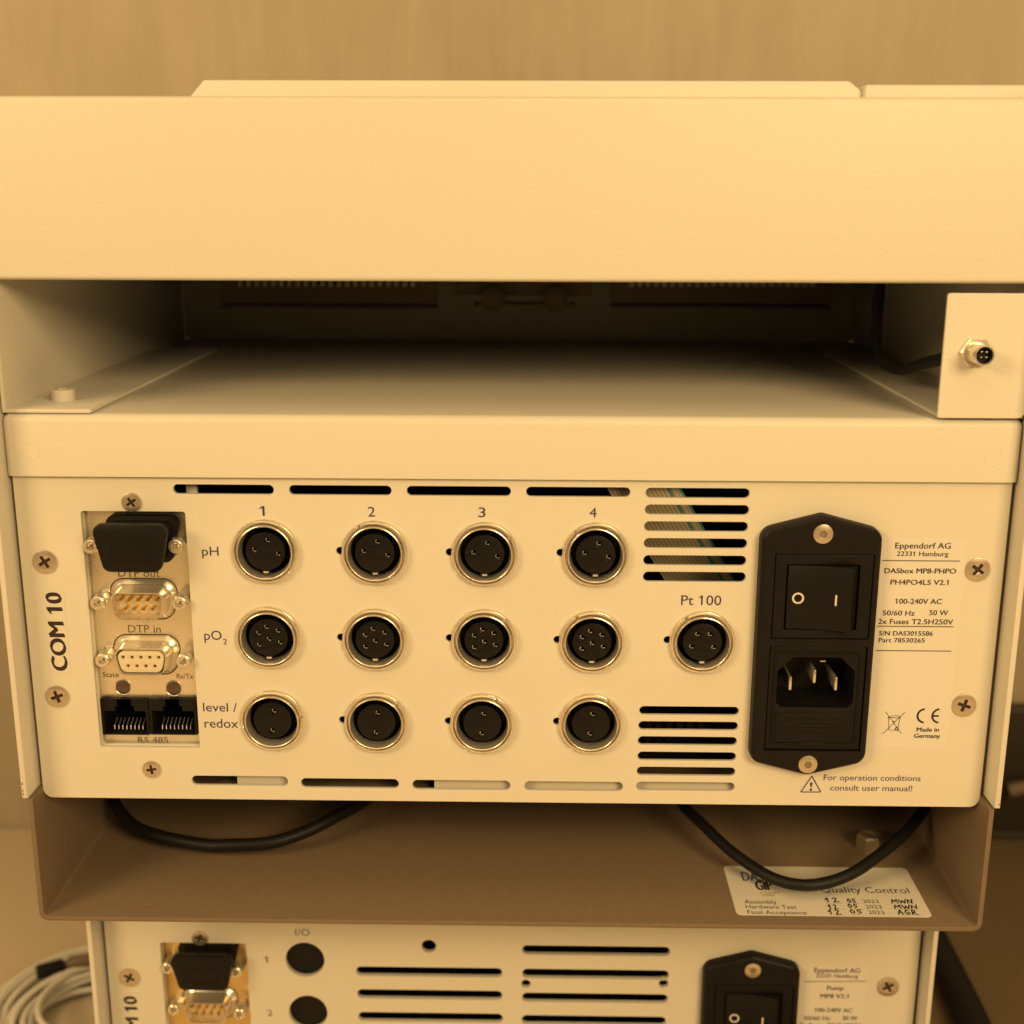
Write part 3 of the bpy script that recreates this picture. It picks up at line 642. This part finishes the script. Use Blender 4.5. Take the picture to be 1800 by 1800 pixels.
lathe(bm, [(4.6, 0), (4.6, -1.2), (3.9, -1.7), (2.6, -1.7)], n=6); lathe(bm, [(3.95, -1.6), (3.9, -1.85), (2.8, -1.9)], n=40)
lathe(bm, [(2.85, -1.3), (2.85, -7.8), (2.72, -8.05), (2.42, -8.05), (2.36, -7.8), (2.36, -3)], n=40)
plug = obj('round_plug', fix(bm), NICKEL, top, (p.x, -2.4, p.z), angle=30)
bm = NB(); lathe(bm, [(2.36, -7.4), (2.3, -7.5), (2.1, -5.5), (.01, -5.4)], n=32); obj('plug_insert', fix(bm), BLACK_SOFT, plug, (p.x, -2.4, p.z))
bm = NB()
for dx in (-.72, .72):
    for dz in (-.72, .72): lathe(bm, [(.27, -5.4), (.27, -6.9), (.15, -7.15), (.01, -7.2)], (dx+.1, 0, dz+.1), n=12)
obj('contact_pin', fix(bm), NICKEL, plug, (p.x, -2.4, p.z))
p = at(112, 701, 10); p = atz(112, 703, ZL+1.4); bm = NB()     # socket-head bolt on the left flange
lathe(bm, [(3.6, 0), (3.6, 3.2), (3.35, 3.5), (1.9, 3.5), (1.9, 2.0), (.01, 2.0)], n=32)
for v in bm.verts: v.co = Vector((v.co.x, -v.co.z, v.co.y))
obj('bolt', fix(bm), PAINT, top, (p.x, p.y, ZL+1.35))
# back of the bay
bm = NB(); box(bm, -149, 149, 198, 200, ZL+.1, ZB); obj('bay_back', bm, PAINT, top, flat=True)
def ledge(u0, u1, v0, v1, y, dep):
    a, b = at(u0, v0, y), at(u1, v1, y); bm = NB(); box(bm, a.x, b.x, y, y+dep, b.z, a.z, .3, 1); return bm
for (u0, u1) in ((385, 768), (1075, 1462)):
    bm = ledge(u0, u1, 478, 536, 153, 4); join_bm(bm, ledge(u0, u1, 537, 543, 150, 8)); obj('bay_frame', bm, GREY, top)
    bm = NB(); k = u0+32
    while k < u1-32:
        join_bm(bm, ledge(k, k+8, 478, 504, 149, 4)); k += 14.5
    obj('cooling_fin', bm, PAINT_SMOOTH, top, flat=True)
bm = ledge(800, 1040, 480, 520, 152, 6); join_bm(bm, ledge(832, 1012, 533, 541, 147, 10))
for u in (866, 976):
    q = at(u, 526, 147); lathe(bm, [(5, 5), (5, 0), (3, -1.2), (.01, -1.2)], (q.x, 147, q.z), n=24)
obj('bay_frame', fix(bm), GREY, top)

bm = NB()                                                      # cable inside the bay
pts = [at(1549, 470, 76), at(1546, 505, 72), at(1542, 560, 66), at(1541, 600, 62), at(1548, 630, 56), at(1566, 645, 50), at(1592, 649, 42), at(1622, 640, 30), at(1652, 632, 18), at(1690, 622, 6)]
tube(bm, smooth_path(pts), 1.95, 14); tag(obj('bay_cable', fix(bm), RUBBER), 'black cable bending down inside the open bay behind the right bracket', 'cable')

# ------------------------------------------------------------------ taupe tray under the middle module
TZ0, TZ1, TX = -38.9, -37.3, 150.2
tray = thing('metal_tray', 'taupe grey metal tray holding a quality sticker, between the middle and lowest modules', 'tray', (0, DEP/2, TZ0))
bm = NB(); n = 5; R = 3.0
def u_prof(d):
    r = R-d; x = TX-d; z = TZ0+d; pts = [(-x, 3.6)]
    pts += [(-x+r-r*cos(.5*pi*k/n), z+r-r*sin(.5*pi*k/n)) for k in range(n+1)]
    pts += [(x-r+r*sin(.5*pi*k/n), z+r-r*cos(.5*pi*k/n)) for k in range(n+1)]
    return pts+[(x, 3.6)]
o, i = u_prof(0), u_prof(1.6)
prof = o+list(reversed(i)); loft(bm, [at_y(prof, -8.6), at_y(prof, DEP)], True, True); fix(bm)
es = [e for e in bm.edges if all(abs(v.co.y+8.6) < .01 for v in e.verts)]
bmesh.ops.bevel(bm, geom=es, offset=.3, segments=2, affect='EDGES', profile=.5)
obj('tray_body', bm, GREY, tray, angle=40)
bm = NB(); box(bm, -TX+1.7, TX-1.7, 190, 192, TZ1, 0); obj('tray_back', bm, GREY, tray, flat=True)
p = atz(1527, 1492, TZ1); bm = NB(); lathe(bm, [(4.6, 0), (4.6, 5.2), (4.0, 5.9), (2.3, 5.9), (2.3, 3), (.01, 3)], n=6)
for v in bm.verts: v.co = Vector((v.co.x, -v.co.z, v.co.y))
obj('hex_nut', fix(bm), DULL, tray, (p.x, p.y, TZ1), angle=20)
for u, v, du, dv, w in ((256, 1589, 9, 1.5, .22), (354, 1588, 1.5, -1, .25), (392, 1590, 7, -1.5, .2), (1168, 1606, 1.5, 1, .25), (640, 1597, 4, 1, .16), (980, 1588, 1, -2, .18)):
    bm = NB(); a, b = atz(u, v, TZ1+.03), atz(u+du, v+dv, TZ1+.03); c = (a+b)/2; stroke(bm, [(a.x, a.y), (c.x, c.y-.25), (b.x, b.y)], w, TZ1+.03)
    obj('scuff_mark', bm, INKTAN, tray, flat=True)
qa, qb = atz(1270, 1522.5, TZ1), atz(1636.5, 1613, TZ1); QX0, QX1 = 73.6, 136.4; QY0, QY1 = qb.y, qa.y
bm = NB(); o = rrect(QX0, QX1, QY0, QY1, 1.8, 5)
loft(bm, [[(x, y, TZ1+.02) for x, y in o], [(x, y, TZ1+.10) for x, y in o]], True, True)
stk = obj('quality_sticker', fix(bm), STICKER, tray, flat=True)
bm = NB(); ZT_ = TZ1+.14
def ftext(s, u0, u1, v, capmm, mi=0, bold=0.0, shear=0.0):
    a, b = atz(u0, v, ZT_), atz(u1, v, ZT_); text(bm, s, (a.x, (a.y+b.y)/2, ZT_), (1, 0, 0), (0, 1, 0), b.x-a.x, capmm, bold, mi, shear)
def sp(x, y): return (1240+x/4.286, 1500+y/4.286)
def fl(s, x0, x1, y, cap, mi=0, bold=0.0): a, b = sp(x0, y), sp(x1, y); ftext(s, a[0], b[0], a[1], cap, mi, bold)
fl('Assembly', 298, 540, 379, 2.2); fl('Hardware Test', 308, 690, 417, 2.2); fl('Final Acceptance', 322, 765, 459, 2.2)
fl('Quality Control', 875, 1540, 297, 3.5)
fl('2023', 1192, 1310, 374, 2.1); fl('2023', 1213, 1332, 416, 2.1); fl('2023', 1235, 1352, 458, 2.1)
fl('DAS', 285, 440, 207, 5.6, 1, .01); fl('GIP', 390, 510, 276, 5.6, 0, .02); fl('an Eppendorf', 412, 566, 302, 1.5, 2); fl('company', 432, 526, 320, 1.5, 2)
for x0, x1, y in ((905, 1040, 378), (1065, 1180, 378), (930, 1055, 421), (1080, 1200, 421), (950, 1070, 463), (1100, 1225, 463), (1410, 1580, 378), (1430, 1610, 421), (1470, 1640, 463)):
    a, b = atz(*sp(x0, y), ZT_), atz(*sp(x1, y), ZT_); stroke(bm, [(a.x, a.y), (b.x, b.y)], .12, ZT_, 2)
GL = {'1': [[(0, .55), (.35, 1), (.3, 0)]], '2': [[(0, .8), (.25, 1), (.5, .8), (.1, .05), (.75, .1)]], '0': [[(.3, 1), (.02, .6), (.15, .05), (.5, .1), (.6, .6), (.3, 1)]], '5': [[(.7, 1), (.2, .95), (.12, .55), (.5, .55), (.5, .15), (.05, .02)]],
      'M': [[(0, 0), (.2, .9), (.4, .35), (.68, .95), (.75, .05)]], 'W': [[(0, .9), (.2, .05), (.4, .7), (.6, .05), (.85, 1)]], 'N': [[(0, 0), (.15, .9), (.55, .1), (.7, 1)]], 'A': [[(0, 0), (.35, 1), (.65, 0)], [(.15, .4), (.6, .4)]], 'G': [[(.65, .85), (.3, .95), (.05, .5), (.3, .02), (.62, .2), (.6, .45), (.35, .45)]], 'R': [[(.05, 0), (.12, .95), (.5, .85), (.4, .5), (.12, .45), (.7, 0)]]}
def hand(s, x0, x1, y, h):
    a, b = atz(*sp(x0, y), ZT_), atz(*sp(x1, y), ZT_); w = (b.x-a.x)/len(s)
    for i, ch in enumerate(s):
        for st in GL[ch]:
            stroke(bm, [(a.x+w*(i+.04+q[0]*1.05)+random.uniform(-.05, .05), a.y+h*q[1]+random.uniform(-.08, .08)) for q in st], .46, ZT_+.02, 3)
for x0, x1, y in ((905, 1020, 368), (930, 1010, 420), (930, 1035, 460)): hand('12', x0, x1, y, 2.7)
for x0, x1, y in ((1075, 1145, 370), (1080, 1160, 410), (1095, 1195, 452)): hand('05', x0, x1, y, 2.2)
hand('MWN', 1405, 1580, 375, 2.4); hand('MWN', 1425, 1615, 417, 2.4); hand('AGR', 1455, 1612, 460, 2.7)
obj('printed_lettering', bm, [INK, INKTEAL, INKTAN, INK], stk, flat=True)

bm = NB()                                                      # cable loops hanging into the tray
pts = [at(222, 1372, 72), at(199, 1402, 48), at(230, 1448, 38), at(281, 1470, 32), at(358, 1485, 28), at(400, 1486, 27), at(475, 1481, 28), at(537, 1462, 33), at(587, 1437, 40), at(640, 1408, 52), at(690, 1370, 75)]
tube(bm, smooth_path(pts), 2.25, 14); tag(obj('black_cable', fix(bm), RUBBER), 'black cable loop lying deep in shadow at the left of the taupe tray', 'cable', 'black cables in the tray')
bm = NB()
pts = [at(1180, 1385, 60), at(1203, 1418, 46), at(1238, 1452, 35), at(1280, 1492, 24), at(1325, 1525, 15), at(1367, 1547, 9), at(1413, 1556, 6), at(1460, 1550, 7), at(1507, 1530, 11), at(1553, 1497, 19), at(1585, 1470, 27), at(1607, 1446, 34), at(1630, 1415, 46), at(1650, 1385, 62)]
tube(bm, smooth_path(pts), 1.95, 16); tag(obj('black_cable', fix(bm), RUBBER), 'black cable drooping in front of the quality sticker in the tray', 'cable', 'black cables in the tray')

# ------------------------------------------------------------------ lowest module, set further back
YL = 41.0; LZ = -165
pump = thing('pump_module', 'beige module with large black port holes and long vent slots, lowest of the stack', 'instrument', (0, YL+DEP/2, LZ))
lslots = [slot(u0, u1, v, 16.5, YL) for u0, u1, v in ((626, 883, 1709), (628, 883, 1749), (630, 884, 1789), (918, 1178, 1671.7), (918, 1176, 1713), (917.5, 1174, 1755), (917, 1171, 1794.5))]
def ph(u, v, d): p = at(u, v, YL); return circ(p.x, p.z, d/2, 32)
lholes = [ph(536, 1687.5, 14.3), ph(541.8, 1780, 14.3), ph(753.8, 1663.8, 5.3), ph(924.5, 1730, 3.5), ph(1166.5, 1730, 3.5)]
a, b, c, d = at(279.5, 1657, YL), at(431, 1660, YL), at(294, 1800, YL), at(441.7, 1800, YL)
LX0, LX1, LOZ1 = (a.x+c.x)/2, (b.x+d.x)/2, a.z; LOZ0 = LOZ1-(OZ1-OZ0)
lop = rrect(LX0, LX1, LOZ0, LOZ1, .8, 3)
l_top = at(1322.7, 1669.5, YL); l_l, l_r = at(1235, 1700, YL), at(1407.5, 1700, YL-3); lcx = (l_l.x+l_r.x)/2; l_h = inlet_top.z-inlet_bot.z
LB = -163.0
bm = plate(rrect(-HW, HW, LB, -57, [3.2, 3.2, 0, 0]), lslots+lholes+[lop, rrect(lcx-14, lcx+14, l_top.z-l_h+12, l_top.z-10, 1, 2)], YL, 2.2, .16)
join_bm(bm, plate(rrect(LX0-1.6, LX1+1.6, LOZ0-1.6, LOZ1+1.6, .8, 3), [lop], YL+2.22, 2.2))
lpanel = obj('rear_panel', bm, PAINT_SMOOTH, pump, flat=True)
bm = NB(); box(bm, -150.1, 150.1, YL-1.7, YL+DEP, -58.5, -39.3, 2.4, 4, lambda m, t: m.z > -40 and m.y < 100); obj('case_lid', bm, PAINT, pump)
for sx in (-1, 1):
    bm = NB(); x0, x1 = sorted((sx*150.1, sx*151.9)); box(bm, x0, x1, YL-8.6, YL+DEP, LB+3, -39.5, .45, 2, lambda m, t: m.y < YL); obj('side_cover', bm, PAINT, pump)
bm = NB(); box(bm, -149.8, 149.8, YL+2.5, YL+DEP, LB-4, LB+1); box(bm, -149.8, -149, YL+2.5, YL+DEP, LB, -58); box(bm, 149, 149.8, YL+2.5, YL+DEP, LB, -58)
for sx in (-110, 110): box(bm, sx-12, sx+12, YL+10, YL+34, BENCH_Z, LB-3)
obj('case_chassis', bm, GREY, pump)
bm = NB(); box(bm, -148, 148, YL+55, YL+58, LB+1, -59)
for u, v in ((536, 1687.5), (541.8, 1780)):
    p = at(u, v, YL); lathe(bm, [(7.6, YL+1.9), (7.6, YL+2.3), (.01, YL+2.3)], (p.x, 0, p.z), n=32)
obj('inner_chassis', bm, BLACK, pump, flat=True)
screw(pump, 351.5, 1648.5, 28, YL, 'cross', -.3, STEEL, 4.8); screw(pump, 228, 1717.5, 37, YL, 'cross', -.5, STEEL, 4.85); screw(pump, 1560.5, 1733.5, 38, YL, 'cross', .5, STEEL, 4.85)
YQ = YL+4.5
bm = NB(); box(bm, LX0-1.5, LX1+1.5, YQ, YQ+1, LOZ0-1.5, LOZ1+1.5); obj('interface_plate', bm, BRASS, pump)
cf = mm((355, 1712), YL-8); w1 = at(410.5, 1700, YL-8).x-at(297, 1700, YL-8).x; h1 = at(355, 1683, YL-8).z-at(355, 1743, YL-8).z
ck = mm((366, 1688), YL+1.5); wk = at(423, 1690, YL+1.5).x-at(313, 1690, YL+1.5).x
dust_cap(pump, cf, ck, w1, h1, wk, hk*.98, YL+1.5)
for u, v in ((293.5, 1703.5), (414.5, 1710.5), (304.5, 1776.5), (420, 1784)): jack_post(pump, mm((u, v), YL-2.4), YL-2.4, YQ, 2.25)
serial_port(pump, mm((362, 1782), YL-2.4), True, YQ)
power_inlet(pump, Vector((lcx, YL, l_top.z)), Vector((lcx, YL, l_top.z-l_h)), l_r.x-l_l.x, YL)
for args in (('I/O', 519, 545, 1644.5, 11.5), ('1', 464, 471, 1691.5, 10.5), ('2', 470, 479.5, 1785.5, 10.5)): caption(lpanel, *args, YL, INKFADE)
p0 = at(237.5, 1752, YL); capl = 4.75; bm = plate(rrect(p0.x-capl+.6-.9, p0.x+1.4, p0.z-25.2, p0.z+1.2, .4, 3), [], YL-.06, .05); o = obj('text_strip', bm, PAINT_SMOOTH, pump, flat=True)
bm = NB(); text(bm, 'COM 10', (p0.x+.5, YL-.11, p0.z-24), (0, 0, 1), (-1, 0, 0), 24, capl, .034); obj('printed_lettering', bm, INK, o, flat=True)
a, b = at(1402, 1695, YL), at(1526, 1695, YL)
bm = plate(rrect(l_r.x-1.2, b.x, a.z-64, a.z, .8, 4), [], YL-.06, .05); lrat = obj('rating_label', bm, PAPER, pump, flat=True)
bm = NB()
for s, u0, u1, v, c, bd in (('Eppendorf AG', 1431, 1511.5, 1709.3, 8, .012), ('22331 Hamburg', 1434, 1507.5, 1718.3, 6.3, .012), ('Pump', 1453.5, 1482.5, 1740, 7, .018), ('MP8 V2.1', 1442, 1491, 1754.2, 7, .018), ('100-240V AC', 1431.5, 1498, 1778.8, 7, .016), ('50/60 Hz', 1413, 1458.5, 1792.8, 7, .014), ('30 W', 1480.5, 1506.5, 1792.8, 7, .014), ('2x Fuses T2.5H250V', 1405, 1513, 1805, 7, .016)):
    ptext(bm, s, u0, u1, v, c, YL, o9, bd)
a, b = at(1413, 1725, YL), at(1523, 1724.5, YL); bar2(bm, a.x, a.z, b.x, b.z, .26, YL-o9)
obj('printed_lettering', bm, INK, lrat, flat=True)

# ------------------------------------------------------------------ around the stack
coil = thing('cable_coil', 'coiled white cable with a black plug lying on the worktop left of the stack', 'cable', (-190, 112, BENCH_Z))
bm = NB(); path = []; c0 = atz(172, 1792, BENCH_Z+4)
NT = 17*40
for k in range(NT):
    t = 2*pi*k/40; q = k/40
    rr = 38+10*sin(q*1.9)+2.2*sin(1.07*t); path.append((c0.x+rr*cos(t)+2.5*sin(q*2.1), c0.y+rr*.95*sin(t)+2*cos(q*1.7), BENCH_Z+7.0+5*sin(q*1.27)+1.4*sin(t*.53)))
tube(bm, path, 1.45, 10); obj('cable_turns', fix(bm), WHITECABLE, coil)
zc = BENCH_Z+15; a, b = atz(64, 1710, zc), atz(113, 1697, zc); d = (b-a).normalized()
bm = NB(); tube(bm, [a, a+d*1, b-d*1, b], [2.6, 3.4, 3.4, 2.8], 14); obj('cable_plug', fix(bm), BLACK, coil)
e = atz(124, 1693, zc); f = atz(152, 1689, zc); bm = NB(); tube(bm, [b, e, f, f+(f-e)*1.6], [1.6, 3.2, 3.4, 2.4], 12); obj('plug_sleeve', fix(bm), BROWN, coil)

bm = NB(); box(bm, 30, 760, -60, 289, BENCH_Z+.0, BENCH_Z+5, .8, 2); tag(obj('brown_board', bm, BROWN), 'dark brown board lying on the worktop right of the stack', 'board')
p = at(1745, 1240, 284); zt = p.z; yf = 284
while True:                                                    # front edge of the top, seen at about row 1292 of the photo
    if at(1780, 1292, yf).z <= zt: break
    yf -= 2
bm = NB(); box(bm, p.x-20, p.x+160, yf, 285, BENCH_Z+5.2, zt, 4, 4); dv = thing('dark_case', 'out of focus dark case standing behind the right side of the stack', 'case', (p.x+80, (yf+285)/2, BENCH_Z)); obj('case_body', bm, GREYBLACK, dv)
z3 = at(1780, 1388, yf-6).z; bm = NB(); tube(bm, [at(1772, 1390, yf-6), at(1800, 1384, yf-6), at(1830, 1382, yf-6)], 4, 12); obj('case_bar', fix(bm), BROWN, dv)  # short brown bar along the front of the case
bm = NB(); pts = [atz(1600, 1560, BENCH_Z+12), atz(1640, 1650, BENCH_Z+12), atz(1672, 1715, BENCH_Z+12), atz(1712, 1800, BENCH_Z+12), atz(1760, 1920, BENCH_Z+12)]  # thick dark tube laid along the board
tube(bm, smooth_path(pts), 7, 14); tag(obj('thick_tube', fix(bm), RUBBER), 'thick dark out of focus tube on the brown board right of the lowest module', 'cable')
